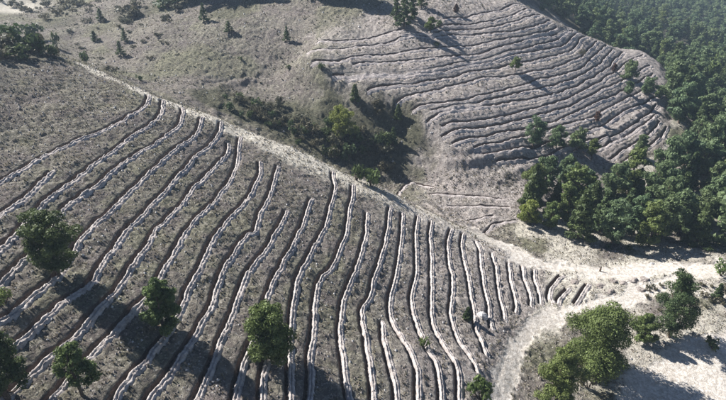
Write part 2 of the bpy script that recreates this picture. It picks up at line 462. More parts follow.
# relief
region = (PX > -100) & (PX < 110) & (PY > 20) & (PY < 220)
rough = (fbm(PX * 1.1, PY * 1.1, 5, 3) - .5) * .46 + (fbm(PX * .16, PY * .16, 6, 2) - .5) * .8
fine = (vnoise(PX * 2.4, PY * 2.4, 14) - .5) * .25
terr = (fbm(H0 * 1.5 + wob * 1.4, PX * .05, 41, 2) - .5) * .75
tmask = isfar * np.clip(1 - A_pink * 1.3, 0, 1) + isnear * (PX < -32) * .35
tmask = np.maximum(tmask, isfar * sstep(17.5, 15.0, H0) * sstep(10.8, 12.5, H0) * 1.5)
relief = rough * np.where(isfar, 1.0, .8) + fine + terr * tmask
relief *= (1 - .65 * A_track) * (1 - .45 * np.clip(A_pale, 0, 1)) * region
# sunk wheel ruts in the tracks
relief -= .09 * A_track * sstep(.35, .05, np.abs(np.minimum(dn, db) - .75)) * sstep(.4, .6, fbm(PX * .15, PY * .15, 52))
ZG = H0 + relief

def grid_h(x, y):
    x = np.asarray(x, float); y = np.asarray(y, float)
    i = np.clip(np.searchsorted(XS, x) - 1, 0, len(XS) - 2); j = np.clip(np.searchsorted(YS, y) - 1, 0, len(YS) - 2)
    fx = (x - XS[i]) / (XS[i + 1] - XS[i]); fy = (y - YS[j]) / (YS[j + 1] - YS[j])
    return (ZG0[i, j] * (1 - fx) + ZG0[i + 1, j] * fx) * (1 - fy) + (ZG0[i, j + 1] * (1 - fx) + ZG0[i + 1, j + 1] * fx) * fy
ZG0 = ZG.copy()

# ------------------------------------------------------------------ trenches
def catmull(P, step):
    P = np.array(P); Q = np.vstack([2 * P[0] - P[1], P, 2 * P[-1] - P[-2]]); out = []
    for i in range(1, len(Q) - 2):
        L = np.linalg.norm(Q[i + 1] - Q[i]); n = max(2, int(L / step)); t = np.arange(n)[:, None] / n
        out.append(.5 * (2 * Q[i] + (Q[i + 1] - Q[i - 1]) * t + (2 * Q[i - 1] - 5 * Q[i] + 4 * Q[i + 1] - Q[i + 2]) * t ** 2 + (3 * Q[i] - Q[i - 1] - 3 * Q[i + 1] + Q[i + 2]) * t ** 3))
    return np.vstack(out + [P[-1:]])
PROF_S = np.array([-.90, -.50, -.27, -.22, -.10, .04, .14, .24, .32, .39, .48, .60, .82])
PROF_Z = np.array([.015, .02, -.02, -.42, -.50, -.36, .00, .17, .15, .01, .15, .05, -.12])
trenches = []
def add_trench(poly, where, step, wid=1.0, seed=0, dep=1.0, flip=None):
    C = catmull(poly, step)
    seg = np.linalg.norm(np.diff(C, axis=0), axis=1); s = np.concatenate([[0], np.cumsum(seg)])
    n = max(4, int(s[-1] / step)); ss = np.linspace(0, s[-1], n)
    C = np.stack([np.interp(ss, s, C[:, 0]), np.interp(ss, s, C[:, 1])], 1)
    # little kinks where the digger moved on
    T = np.gradient(C, axis=0); T /= np.linalg.norm(T, axis=1)[:, None] + 1e-9
    N = np.stack([T[:, 1], -T[:, 0]], 1)
    C = C + N * ((vnoise(ss * .3, ss * 0 + seed * 3.3, seed) - .5) * .38 + (vnoise(ss * 1.1, ss * 0 + seed, seed + 5) - .5) * .12)[:, None]
    dh = (smooth_h(C[:, 0] + N[:, 0] * 1.5, C[:, 1] + N[:, 1] * 1.5) - smooth_h(C[:, 0] - N[:, 0] * 1.5, C[:, 1] - N[:, 1] * 1.5)).sum()
    if (dh > 0) if flip is None else flip: N = -N
    trenches.append((C, N, ss, where, wid, dep, seed))
sd = 1
for k, pts in NEAR:
    add_trench([hit(u, v) for (u, v) in pts], 'near', .2, 1.0, sd); sd += 1
for pts in ARCS:
    add_trench([hit(u, v) for (u, v) in pts], 'saddle', .22, 1.15, sd, 1.0, flip=True); sd += 1
for pts, z in zip(FAR, ZF):
    add_trench([at_height(u, v, z)[:2] for (u, v) in pts], 'far', .36, 1.1, sd, .95); sd += 1
for pts, z in LOWER:
    add_trench([hit(u, v) for (u, v) in pts], 'far', .36, .9, sd, .7); sd += 1

# let the ground sheet down under each trench so that the trench is a real cut
low = np.zeros_like(ZG)
for C, N, ss, where, wid, dep, seed in trenches:
    fine_n = len(C) * 3
    sf = np.linspace(0, ss[-1], fine_n)
    cx = np.interp(sf, ss, C[:, 0]); cy = np.interp(sf, ss, C[:, 1]); nx = np.interp(sf, ss, N[:, 0]); ny = np.interp(sf, ss, N[:, 1])
    m = (sf > .5) & (sf < ss[-1] - .5)
    for s_ in np.arange(-.50, .60, .085) * wid:
        x = cx[m] + nx[m] * s_; y = cy[m] + ny[m] * s_
        i = np.searchsorted(XS, x); j = np.searchsorted(YS, y)
        i -= (np.abs(XS[np.clip(i - 1, 0, None)] - x) < np.abs(XS[i] - x)); j -= (np.abs(YS[np.clip(j - 1, 0, None)] - y) < np.abs(YS[j] - y))
        low[i, j] = 1.0
ZG = ZG - low * .95

VID = np.arange(PX.size).reshape(PX.shape)
Q = np.stack([VID[:-1, :-1], VID[1:, :-1], VID[1:, 1:], VID[:-1, 1:]], -1).reshape(-1, 4)
cxm = ((PX[:-1, :-1] + PX[1:, 1:]) / 2).ravel(); cym = ((PY[:-1, :-1] + PY[1:, 1:]) / 2).ravel()
def cell(A): return ((A[:-1, :-1] + A[1:, :-1] + A[1:, 1:] + A[:-1, 1:]) / 4).ravel()
trk = (cell(A_track) > .5)
nr = in_poly(cxm, cym, near_edge) & ~trk; fr = in_poly(cxm, cym, far_edge) & ~nr & ~trk
fo = ~nr & ~fr & ~trk & ((cym > 150) | (cxm > 100)); sa = ~nr & ~fr & ~fo & ~trk
allv = np.stack([PX.ravel(), PY.ravel(), ZG.ravel()], 1)
attr_all = dict(track=A_track.ravel(), pale=np.clip(A_pale, 0, 1).ravel(), green=np.clip(A_green, 0, 1).ravel(), pink=np.clip(A_pink, 0, 1).ravel(), scrub=np.clip(A_scrub_shade, 0, 1).ravel())
ground = {}
for nm, mk, lab in [('near_hillside', nr, 'near grassy spur cut by rows of dug planting trenches'), ('far_hillside', fr, 'far slope ringed by contour trenches above the gully'),
                    ('saddle_ground', sa, 'bare trampled ground of the saddle below the two hills'), ('forest_floor', fo, 'shaded valley floor under the pine forest'),
                    ('dirt_track', trk, 'pale dirt tracks meeting on the saddle')]:
    f = Q[mk]; used = np.unique(f); remap = np.zeros(PX.size, np.int32); remap[used] = np.arange(len(used))
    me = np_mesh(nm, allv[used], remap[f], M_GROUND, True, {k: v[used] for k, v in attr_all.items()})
    ground[nm[:4]] = tag(link(nm, me), lab, 'track' if nm == 'dirt_track' else 'ground', None, 'structure')
GROUND_OF = {'near': ground['near'], 'far': ground['far_'], 'saddle': ground['sadd']}

for C, N, ss, where, wid, dep, seed in trenches:
    n = len(C); k = len(PROF_S)
    end = np.clip(np.minimum(ss, ss[-1] - ss) / .8, 0, 1); end = end * end * (3 - 2 * end)
    jit = np.random.default_rng(seed + 100)
    S = PROF_S[None, :] * wid + (jit.random((n, k)) - .5) * .075
    S[:, 3] = np.maximum(S[:, 3], S[:, 2] + .02)
    wv = .75 + .5 * vnoise(ss * .5, ss * 0 + seed * 1.7, seed + 9)
    hv = .6 + .65 * vnoise(ss * .7, ss * 0 + seed * 2.9, seed + 19)
    if where == 'far': hv = hv * .3; wv = wv * 1.5
    amp = np.where(np.arange(k)[None, :] >= 6, hv[:, None], wv[:, None])
    Z = PROF_Z[None, :] * amp * dep * end[:, None]
    Z[:, 0] = .012; Z[:, 1] = .018; Z[:, -1] = -.12
    Z += (jit.random((n, k)) - .5) * np.where((np.arange(k) > 1) & (np.arange(k) < k - 1), .065, .0)[None] * end[:, None]
    X = C[:, 0:1] + N[:, 0:1] * S; Y = C[:, 1:2] + N[:, 1:2] * S
    base = grid_h(X, Y)
    # trench follows the ground's own mean line, not each bump
    V = np.stack([X, Y, base + Z], -1)
    def strip(c0, c1):
        v = V[:, c0:c1 + 1].reshape(-1, 3); w = c1 - c0 + 1
        idx = np.arange(n * w).reshape(n, w)
        f = np.stack([idx[:-1, :-1], idx[:-1, 1:], idx[1:, 1:], idx[1:, :-1]], -1).reshape(-1, 4)
        a = np.cross(v[f[0, 1]] - v[f[0, 0]], v[f[0, 3]] - v[f[0, 0]])
        fl = f if np.median(np.cross(v[f[:, 1]] - v[f[:, 0]], v[f[:, 3]] - v[f[:, 0]])[:, 2]) > 0 else f[:, ::-1]
        cols = np.tile(np.arange(w - 1), n - 1)
        return v, fl, cols
    v, f, cols = strip(0, 5)
    x_, y_ = v[:, 0], v[:, 1]
    i = np.clip(np.searchsorted(XS, x_), 0, len(XS) - 1); j = np.clip(np.searchsorted(YS, y_), 0, len(YS) - 1)
    at = {kk: A[i, j] for kk, A in dict(track=A_track, pale=A_pale, green=A_green, pink=A_pink, scrub=A_scrub_shade).items()}
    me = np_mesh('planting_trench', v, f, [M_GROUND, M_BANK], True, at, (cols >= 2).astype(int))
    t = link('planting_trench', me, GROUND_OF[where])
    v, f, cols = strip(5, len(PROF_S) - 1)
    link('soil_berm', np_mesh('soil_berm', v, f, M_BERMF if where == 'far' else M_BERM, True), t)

# ------------------------------------------------------------------ trees and shrubs
def tube(path, radii, sides=7):
    path = np.array(path, float); V = []; F = []
    for i, p in enumerate(path):
        d = path[min(i + 1, len(path) - 1)] - path[max(i - 1, 0)]; d = d / (np.linalg.norm(d) + 1e-9)
        a = np.cross(d, [0.3, 1, .1]); a /= np.linalg.norm(a); b_ = np.cross(d, a)
        for k in range(sides):
            th = 2 * math.pi * k / sides; V.append(p + radii[i] * (a * math.cos(th) + b_ * math.sin(th)))
    for i in range(len(path) - 1):
        for k in range(sides):
            F.append((i * sides + k, i * sides + (k + 1) % sides, (i + 1) * sides + (k + 1) % sides, (i + 1) * sides + k))
    return np.array(V), np.array(F)

def leaves(cent, rad, per, size, rng, flat=.8, up=.25):
    V = []; T = []
    for c, r in zip(cent, rad):
        n = max(6, int(per * r * r))
        d = rng.normal(size=(n, 3)); d[:, 2] += up; d /= np.linalg.norm(d, axis=1)[:, None]
        p = c + d * (r * (.55 + .5 * rng.random((n, 1)))) * np.array([1, 1, flat])
        nn = d + rng.normal(size=(n, 3)) * .55; nn /= np.linalg.norm(nn, axis=1)[:, None]
        a = np.cross(nn, rng.normal(size=(n, 3))); a /= np.linalg.norm(a, axis=1)[:, None] + 1e-9
        b_ = np.cross(nn, a); sz = size * (.55 + .9 * rng.random((n, 1)))
        a = a * sz; b_ = b_ * sz * (.35 + .4 * rng.random((n, 1)))
        V.append(np.stack([p - a, p - b_ * .9, p + a, p + b_], 1).reshape(-1, 3))
        T.append(np.repeat(np.clip(rng.random() * .6 + rng.random(n) * .5, 0, 1), 4))
    V = np.vstack(V); T = np.concatenate(T)
    return V, np.arange(len(V)).reshape(-1, 4), T

def crown_points(kind, H, W, rng, nc):
    cs, rs = [], []
    if kind == 'conifer':
        for i in range(nc):
            h = (i + .5) / nc; h = .08 + .92 * h ** .9
            r = W / 2 * (1 - h) ** .85
            th = i * 2.4 + rng.random() * .8; rr = r * (.45 + .4 * rng.random())
            cs.append((rr * math.cos(th), rr * math.sin(th), H * h * .97)); rs.append(max(.10 * W, W * .20 * (1 - h * .55)))
    else:
        lo = .06 if kind == 'bushy' else .22
        nl = int((11 if kind == 'bushy' else 8) * max(1.0, min(1.7, H / W)))
        nl += int(W > 1.05 * H) * 5
        for l in range(nl):
            h = (l + .6 * rng.random()) / nl
            env = math.sin(math.pi * min(1, .24 + .70 * h)) ** .6
            th = l * 2.4 + rng.random() * 1.3
            lr = W * (.19 + .10 * rng.random()) * (.65 + .35 * env)
            rr = max(0, W / 2 * env * (.50 + .62 * rng.random()) - lr * .72)
            lc = np.array([rr * math.cos(th), rr * math.sin(th), H * (lo + .05 + (.86 - lo) * h)])
            m = max(3, int(nc / nl))
            for q in range(m):
                d = rng.normal(size=3); d[2] = abs(d[2]) * .9 - .25; d /= np.linalg.norm(d)
                c = lc + d * lr * (.45 + .5 * rng.random()) * np.array([1, 1, .95]); c[2] = max(c[2], .06 * H)
                cs.append(tuple(c)); rs.append(lr * (.34 + .28 * rng.random()))
            cs.append(tuple(lc)); rs.append(lr * .6)
        cs.append((0, 0, H * .88)); rs.append(W * .12)
    cs = np.array(cs); rs = np.array(rs)
    if kind != 'conifer': cs[:, :2] -= (cs[:, :2].min(0) + cs[:, :2].max(0)) / 2
    return cs, rs

def tree_meshes(name, seed, kind, H, W, leaf_mat, nc=34, per=150, leaf=.17, split=False):
    rng = np.random.default_rng(seed)
    cs, rs = crown_points(kind, H, W, rng, nc)
    V, F, T = leaves(cs, rs, per, leaf, rng, .8 if kind != 'conifer' else .6)
    crown = np_mesh(name + '_crown', V, F, leaf_mat, False, {'tint': T})
    lean = rng.normal(size=2) * .03 * H
    tv, tf = tube([(0, 0, -.4), (0, 0, .0), (lean[0] * .4, lean[1] * .4, H * .3), (lean[0], lean[1], H * .62), (lean[0] * .6, lean[1] * .6, H * .88)],
                  [H * .034, H * .027, H * .021, H * .013, H * .004])
    limbs = []
    for k in rng.choice(len(cs), min(9, len(cs)), replace=False):
        c = cs[k]; z0 = min(c[2] * .7, H * .6); s = z0 / (H * .62)
        st = np.array([lean[0] * s, lean[1] * s, z0]); mid = (st + c) / 2 + np.array([0, 0, -.03 * H])
        v, f = tube([st, mid, c], [H * .011, H * .008, H * .003], 5)
        if split: limbs.append(np_mesh('limb', v, f, M_BARK, True)); continue
        tf = np.vstack([tf, f + len(tv)]); tv = np.vstack([tv, v])
    trunk = np_mesh(name + '_trunk', tv, tf, M_BARK, True)
    return crown, trunk, limbs

def put_tree(name, meshes, xy, label, cat, group=None, rz=0.0, scale=(1, 1, 1)):
    e = bpy.data.objects.new(name, None); col.objects.link(e)
    e.location = (xy[0], xy[1], float(grid_h(xy[0], xy[1])) - .05); e.rotation_euler = (0, 0, rz); e.scale = scale
    tag(e, label, cat, group)
    link('crown', meshes[0], e); tk = link('trunk', meshes[1], e)
    for lm in meshes[2]: link('limb', lm, tk)
    return e

def px_size(xy, hpx):            # metres that span hpx picture points at this place
    z = float(smooth_h(xy[0], xy[1])) - CAM_Z
    t = xy[1] * math.cos(PITCH) - z * math.sin(PITCH)
    return hpx * t / FPX
def px_height(xy, hpx):
    z = CAM_Z - float(smooth_h(xy[0], xy[1]))
    return px_size(xy, hpx) / math.cos(math.atan2(z, xy[1]))

def tree_height(xy, hp, W):      # a crown seen from above also shows its depth
    d = math.atan2(CAM_Z - float(smooth_h(xy[0], xy[1])), xy[1])
    return max(.7 * W, (px_size(xy, hp) - .38 * W * math.sin(d)) / math.cos(d))
# single trees: base point, height, width (in picture points), kind, leaves, label
SINGLE = [
 ('pine_tree', 59, 275, 78, 58, 'bushy', M_LEAFD, 'tall dark green tree standing across the upper left trenches', 46, 190, .15),
 ('pine_tree', 164, 331, 62, 39, 'bushy', M_LEAF, 'narrow upright green tree between the trenches, next to a long shadow', 34, 240, .14),
 ('pine_tree', 273, 357, 68, 54, 'bushy', M_LEAF, 'broad green tree alone at the lower centre of the trenched slope', 44, 190, .15),
 ('young_tree', 83, 397, 58, 40, 'open', M_LEAF, 'thin olive tree with see-through crown low on the trenched slope', 22, 150, .14),
 ('pine_tree', 8, 399, 96, 62, 'bushy', M_LEAFD, 'dark tree cut off by the left edge of the picture', 44, 180, .15),
 ('small_conifer', 467, 320, 15, 11, 'conifer', M_LEAFD, 'tiny dark conifer beside the pale boulder among the trenches', 16, 420, .10),
 ('pine_tree', 556, 402, 62, 46, 'bushy', M_LEAF, 'dark green tree beside the track at the bottom edge', 44, 190, .15),
 ('pine_tree', 595, 369, 70, 72, 'bushy', M_LEAF, 'widest green tree on the saddle, with several rounded tops', 70, 130, .16),
 ('young_tree', 643, 341, 34, 27, 'bushy', M_LEAF, 'small light green tree pressed between two larger saddle trees', 26, 280, .13),
 ('pine_tree', 669, 337, 74, 46, 'bushy', M_LEAFD, 'tall dark tree rising at the right beside the saddle track', 52, 180, .15),
 ('small_conifer', 717, 298, 17, 11, 'conifer', M_LEAFD, 'small dark conifer on the scrubby ground at the right edge', 16, 400, .10),
 ('green_tree', 345, 140, 38, 32, 'bushy', M_LEAFB, 'bright yellow-green tree in the shaded gully', 34, 110, .2),
 ('conifer', 398, 122, 18, 11, 'conifer', M_LEAFD, 'pointed dark conifer at the upper right rim of the gully', 18, 160, .18),
 ('conifer', 355, 105, 20, 13, 'conifer', M_LEAFD, 'pointed dark conifer behind the bright gully tree', 18, 150, .18),
 ('conifer', 393, 146, 20, 12, 'conifer', M_LEAFD, 'pointed dark conifer low on the right side of the gully', 18, 150, .18),
 ('conifer', 378, 118, 17, 17, 'bushy', M_LEAFG, 'greyish round tree in the gully left of the rim conifer', 20, 120, .2),
 ('pine_tree', 515, 72, 17, 15, 'open', M_LEAF, 'lone round tree in the middle of the far trenches, long shadow', 20, 110, .2),
 ('pine_tree', 430, 34, 17, 15, 'open', M_LEAF, 'lone green tree near the top of the far trenches', 20, 110, .2),
 ('dead_shrub', 456, 13, 8, 6, 'bushy', M_DEAD, 'reddish brown shrub just above the top far trench', 12, 160, .2),
 ('dead_shrub', 597, 121, 11, 6, 'bushy', M_DEAD, 'reddish dead shrub low among the far trenches', 12, 160, .2),
 ('dead_shrub', 614, 71, 9, 5, 'bushy', M_DEAD, 'brown upright shrub near the right crest of the far trenches', 12, 160, .2),
 ('pine_tree', 629, 79, 18, 19, 'bushy', M_LEAFF, 'round tree, uppermost of the three at the right end of the far trenches', 22, 110, .22),
 ('pine_tree', 648, 96, 20, 19, 'bushy', M_LEAFF, 'round tree, rightmost of the three at the right end of the far trenches', 22, 110, .22),
 ('pine_tree', 628, 94, 14, 13, 'bushy', M_LEAFF, 'round tree, lowest and smallest of the three at the right trench ends', 18, 110, .22),
 ('pine_tree', 533, 146, 34, 27, 'bushy', M_LEAFF, 'leftmost tree of the row along the lower far trenches', 28, 100, .2),
 ('pine_tree', 556, 148, 27, 23, 'bushy', M_LEAFF, 'second tree of the row along the lower far trenches', 28, 100, .2),
 ('pine_tree', 577, 150, 24, 22, 'bushy', M_LEAFF, 'third tree of the row along the lower far trenches', 28, 100, .2),
 ('pine_tree', 531, 197, 38, 30, 'bushy', M_LEAF, 'tree standing out at the left edge of the forest, above the yellowish one', 34, 110, .2),
 ('pine_tree', 527, 224, 27, 26, 'bushy', M_LEAFB, 'yellowish green tree at the lower left corner of the forest', 30, 120, .18),
 ('pine_tree', 549, 229, 30, 20, 'bushy', M_LEAF, 'green tree next to the yellowish one at the forest corner', 28, 120, .18),
 ('pine_tree', 591, 160, 25, 18, 'open', M_LEAF, 'tree with bare trunk at the upper forest edge beside the trench gap', 22, 120, .2),
 ('pine_tree', 640, 157, 24, 17, 'bushy', M_LEAFF, 'pale round tree alone in the trench gap of the forest', 22, 120, .2),
]
far_conifers = [(204,22,16,9),(229,32,10,9),(287,42,13,7),(101,21,11,8),(125,41,12,7),(121,56,13,9),(95,42,9,9),(404,28,28,15),(412,20,24,14),(396,24,22,12),(421,8,18,10)]
seed = 500
placed = []
for (nm, u, v, hp, wp, kind, mat, lab, nc, per, leaf) in SINGLE:
    xy = hit(u, v); W = px_size(xy, wp); H = tree_height(xy, hp, W); seed += 1
    k = (4.5 / max(W, .5)) ** 2 * per / 5.5
    if hp < 24: leaf = max(leaf, .16)
    ms = tree_meshes(nm, seed, kind, H, W, mat, int(nc * 1.6), per * (4.4 if kind != 'open' else 3.4) * max(.6, min(6, (4.6 / W) ** 1.6)), leaf * .68, hp > 24)
    put_tree(nm, ms, xy, lab, 'tree' if 'shrub' not in nm else 'shrub', None, 0)
    placed.append((xy[0], xy[1], W / 2))
con = [tree_meshes('small_conifer', 40 + i, 'conifer', 4.0, 2.2, M_LEAFD, 26, 320, .15) for i in range(2)]
CL = ['small dark conifer high on the far left slope under the top shadow patch', 'small dark conifer at the end of the top shadow patch, second from it', 'small conifer with a streak of shadow, left of the trench ends',
      'dark conifer near the top left among grey bushes', 'dark conifer with long shadow, upper of the pair on the far left slope', 'dark conifer with long shadow, lower of the pair on the far left slope',
      'low dark conifer left of the shadowed pair', 'tallest dark conifer of the cluster above the far trenches', 'right-hand dark conifer of the cluster above the far trenches', 'left-hand dark conifer of the cluster above the far trenches', 'dark conifer at the top edge above the far trenches']
for i, (u, v, hp, wp) in enumerate(far_conifers):
    xy = hit(u, v); H = px_height(xy, hp) * 1.15; W = px_size(xy, wp) * 1.35
    put_tree('conifer', con[i % 2], xy, CL[i], 'tree', 'lone conifers on the far slope', i * 1.3, (W / 2.2, W / 2.2, H / 4.0)); placed.append((xy[0], xy[1], W / 2))
# trees just above the picture's top edge that throw the streaks of shade into view
tall = [tree_meshes('pine_tree', 60 + i, 'bushy', 9.0, 5.5, M_LEAFF, 44, 180, .22) for i in range(2)]
for i, (u, v, H) in enumerate([(222,9,10),(238,16,11),(252,14,10),(293,10,8),(345,8,9),(372,17,12),(402,30,15),(388,14,10)]):
    p = hit(u, v); base = p - np.array(SUN_TRAVEL) * H * .72 / math.tan(R(SUN_ELEV)) * 1.05
    d = np.array([base[0], base[1], float(smooth_h(*base)) - CAM_Z]); t = d[1] * math.cos(PITCH) - d[2] * math.sin(PITCH)
    v0 = 200 - FPX * (d[1] * math.sin(PITCH) + d[2] * math.cos(PITCH)) / t
    while v0 > -2: base = base + np.array([-.35, .6]); d = np.array([base[0], base[1], float(smooth_h(*base)) - CAM_Z]); t = d[1] * math.cos(PITCH) - d[2] * math.sin(PITCH); v0 = 200 - FPX * (d[1] * math.sin(PITCH) + d[2] * math.cos(PITCH)) / t
    print('shade tree', i, base, v0)
    if i < 3: H = H + max(0, math.hypot(*(p - base)) * math.tan(R(SUN_ELEV)) / .72 - H) * .6
    put_tree('pine_tree', tall[i % 2], base, 'pine on the upper far slope whose long shadow falls into view', 'tree', 'pines along the upper far slope', i, (H / 9, H / 9, H / 9))

# the forest on the right and in the valley behind
protos = []
for i in range(7):
    kind = 'conifer' if i in (2, 5) else 'bushy'
    protos.append(tree_meshes('forest_tree', 80 + i, kind, 8.0, 5.6 if kind == 'bushy' else 4.4, [M_LEAFF, M_LEAF, M_LEAFD, M_LEAFF, M_LEAFF, M_LEAFD, M_LEAFF][i], 46, 210, .205))
frng = np.random.default_rng(5)
def scatter(poly, spacing, n, avoid, tries=30000):
    poly = np.array(poly); lo = poly.min(0); hi = poly.max(0); out = []
    c = lo + (hi - lo) * frng.random((tries, 2)); c = c[in_poly(c[:, 0], c[:, 1], [tuple(p) for p in poly])]
    for p in c:
        if len(out) >= n: break
        if out and (np.hypot(*(np.array(out) - p).T) < spacing).any(): continue
        if any(math.hypot(p[0] - a, p[1] - b_) < r + spacing * .35 for a, b_, r in avoid): continue
        out.append(p)
    return out
MID = gpoly([(520,206),(548,226),(570,239),(620,247),(680,250),(735,249)]) + [(82, 100), (112, 150), (125, 190)] + gpoly([(700,72),(668,72),(666,98),(674,120),(688,141),(690,160),(672,178),(655,190),(640,196),(600,195),(580,187),(552,184),(540,196)])
mid = scatter(MID, 4.2, 600, placed, 60000)
def in_view(p, z):
    d = np.array([p[0], p[1], z - CAM_Z]); t = d[1] * math.cos(PITCH) - d[2] * math.sin(PITCH)
    u = 363 + FPX * d[0] / t; v = 200 - FPX * (d[1] * math.sin(PITCH) + d[2] * math.cos(PITCH)) / t
    if not (-6 < u < 734 and -8 < v < 400): return None
    q = np.linspace(.3, .97, 60)[:, None] * d
    if (smooth_h(q[:, 0], q[:, 1]) > CAM_Z + q[:, 2]).any(): return None
    return t, u, v
rest = []; shown = 0
for p in mid:
    iv = in_view(p, float(smooth_h(p[0], p[1])) + 5)
    if not iv: rest.append(p); continue
    i = int(frng.integers(7)); s = .72 + .6 * frng.random(); shown += 1
    t, u, v = iv
    look = 'pointed dark conifer' if i in (2, 5) else ('olive round-topped tree' if i == 1 else 'green round-topped tree')
    where = 'in the front rank of the stand above the shaded saddle edge' if v > 195 else ('in the left half of the stand below the far trenches' if u < 620 else ('at the right edge in the middle of the stand' if v > 140 else 'in the upper stand beside the far trench ends'))
    put_tree('forest_tree', protos[i], p, look + ' ' + where, 'tree', 'trees of the stand: ' + look + ' ' + where, frng.random() * 6.28, (s, s, s * (.9 + .25 * frng.random())))
VAL = [(30, 208), (75, 196), (100, 186), (125, 196), (150, 160), (330, 330), (330, 512), (120, 512)]
val = scatter(VAL, 6.0, 900, [], 24000)
vis = []
for p in val:
    iv = in_view(p, float(smooth_h(p[0], p[1])) + 7)
    if iv: vis.append((iv, p))
    elif p[0] / p[1] < .9: rest.append(p)
vis.sort(key=lambda a: a[0][0])
cut = max(0, 300 - shown)
for (t, u, v), p in vis[:cut]:
    i = int(frng.integers(7)); s = .85 + .45 * frng.random()
    look = 'pointed conifer' if i in (2, 5) else 'rounded tree'
    where = 'of the valley forest close behind the far crest' if t < 255 else 'deeper in the valley forest, near the top right corner'
    put_tree('forest_tree', protos[i], p, look + ' ' + where, 'tree', 'valley forest: ' + look + ' ' + where, frng.random() * 6.28, (s * 1.12, s * 1.12, s))
rest += [p for iv, p in vis[cut:]]
lv = [crown_points('bushy', 8.0, 6.2, np.random.default_rng(200 + i), 22) for i in range(3)]
lv = [leaves(c, r, 26, .5, np.random.default_rng(210 + i)) for i, (c, r) in enumerate(lv)]
BV, BF, BT = [], [], []; off = 0
for k, p in enumerate(rest):
    V, F, T = lv[k % 3]; a = frng.random() * 6.28; s = .85 + .4 * frng.random(); ca, sa_ = math.cos(a) * s, math.sin(a) * s
    v = np.stack([V[:, 0] * ca - V[:, 1] * sa_ + p[0], V[:, 0] * sa_ + V[:, 1] * ca + p[1], V[:, 2] * s + float(smooth_h(p[0], p[1]))], 1)
    BV.append(v); BF.append(F + off); BT.append(T); off += len(V)
print('forest: mid', len(mid), 'valley seen', len(vis), 'rest', len(rest))
if BV:
    tag(link('distant_wood', np_mesh('distant_wood', np.vstack(BV), np.vstack(BF), M_LEAFF, False, {'tint': np.concatenate(BT)})), 'distant wood closing the valley beyond the counted trees', 'wood', None, 'stuff')

# ------------------------------------------------------------------ bushes
def bush_mesh(seed, mat, H=1.0, W=1.4, nc=9, per=330, leaf=.11):
    rng = np.random.default_rng(seed); cs = []; rs = []
    for i in range(nc):
        th = rng.random() * 6.28; r = W * .36 * math.sqrt(rng.random()); cs.append((r * math.cos(th), r * math.sin(th), H * (.2 + .5 * rng.random()))); rs.append(W * (.13 + .10 * rng.random()))
    V, F, T = leaves(np.array(cs), np.array(rs), per, leaf, rng)
    fol = np_mesh('bush_foliage', V, F, mat, False, {'tint': T})
    tv, tf = None, None
    for k in range(4):
        v, f = tube([(0, 0, -.1), np.array(cs[k]) * .5, cs[k]], [.045, .03, .012], 5)
        tf = f if tv is None else np.vstack([tf, f + len(tv)]); tv = v if tv is None else np.vstack([tv, v])
    return fol, np_mesh('bush_stems', tv, tf, M_BARK, True)
BUSH = {'g': [bush_mesh(300 + i, M_LEAFG) for i in range(3)], 'd': [bush_mesh(310 + i, M_LEAFD) for i in range(3)], 'l': [bush_mesh(320 + i, M_LEAF) for i in range(2)]}
def put_bush(u, v, hp, wp, kind, label, group=None, i=0):
    xy = hit(u, v); H = px_height(xy, hp); W = px_size(xy, wp)
    e = bpy.data.objects.new('bush', None); col.objects.link(e)
    e.location = (xy[0], xy[1], float(grid_h(*xy)) - .06); e.rotation_euler = (0, 0, i * 1.9); e.scale = (W / 1.2, W / 1.2, H / .85)
    tag(e, label, 'bush', group)
    m = BUSH[kind][i % len(BUSH[kind])]
    link('foliage', m[0], e); link('stem', m[1], e)
B1 = [(480,401,18,26,'l','green bush at the bottom edge beside the trench ends'), (424,347,9,10,'l','small green bush growing on a trench in the lower middle'),
      (588,388,18,20,'g','grey-green bush at the foot of the saddle tree by the bottom edge'), (721,276,13,16,'l','light green bush beside the track at the right edge'),
      (712,350,10,16,'d','low dark bush in the tree shade at the right edge'), (6,306,13,16,'l','pale green bush above the tree at the left edge'),
      (322,71,8,9,'d','dark round bush at the left ends of the far trenches'), (289,69,4,6,'d','low dark tuft on the smooth far slope'), (240,61,4,6,'d','small dark tuft left on the smooth far slope'),
      (84,63,14,12,'d','dark round bush on the crest line, right one of two'), (57,49,14,8,'d','narrow dark bush on the crest at the end of the big thicket'), (140,80,7,8,'d','dark bush peeping over the crest above the first trench'),
      (113,71,6,14,'g','low grey bush just behind the crest path'), (130,17,11,24,'g','wide grey bush high on the far left slope'), (68,7,10,20,'g','grey bush at the top left edge'),
      (27,13,6,14,'g','small grey bush near the top left corner'), (165,9,14,34,'d','large dark bush cut by the top edge'), (372,186,17,18,'l','green bush behind the crest at the gully mouth'),
      (356,180,19,16,'d','tall dark bush behind the crest left of the green one'), (438,28,7,8,'d','dark low bush beside the lone tree near the far trench tops'),
      (582,56,6,6,'g','small grey bush on the upper right far trenches'), (436,46,5,8,'d','low dark bush on a far trench below the lone tree'), (668,112,14,15,'d','dark bush where the far trenches meet the forest'), (660,100,12,13,'d','dark bush at the forest rim beside the trench ends')]
for i, b_ in enumerate(B1): put_bush(*b_[:5], b_[5], None, i)
brng = random.Random(3)
for i, (u, v, h, w) in enumerate([(4,50,18,30),(18,47,22,30),(30,53,22,32),(42,52,20,26),(24,60,14,28),(50,57,13,18),(8,61,12,24),(34,40,14,24),(12,38,12,24),(56,56,12,12)]):
    put_bush(u, v, h, w, 'd' if i % 3 else 'g', 'dark bush of the thicket on the crest at the left edge', 'thicket on the left crest', i)
n = 0
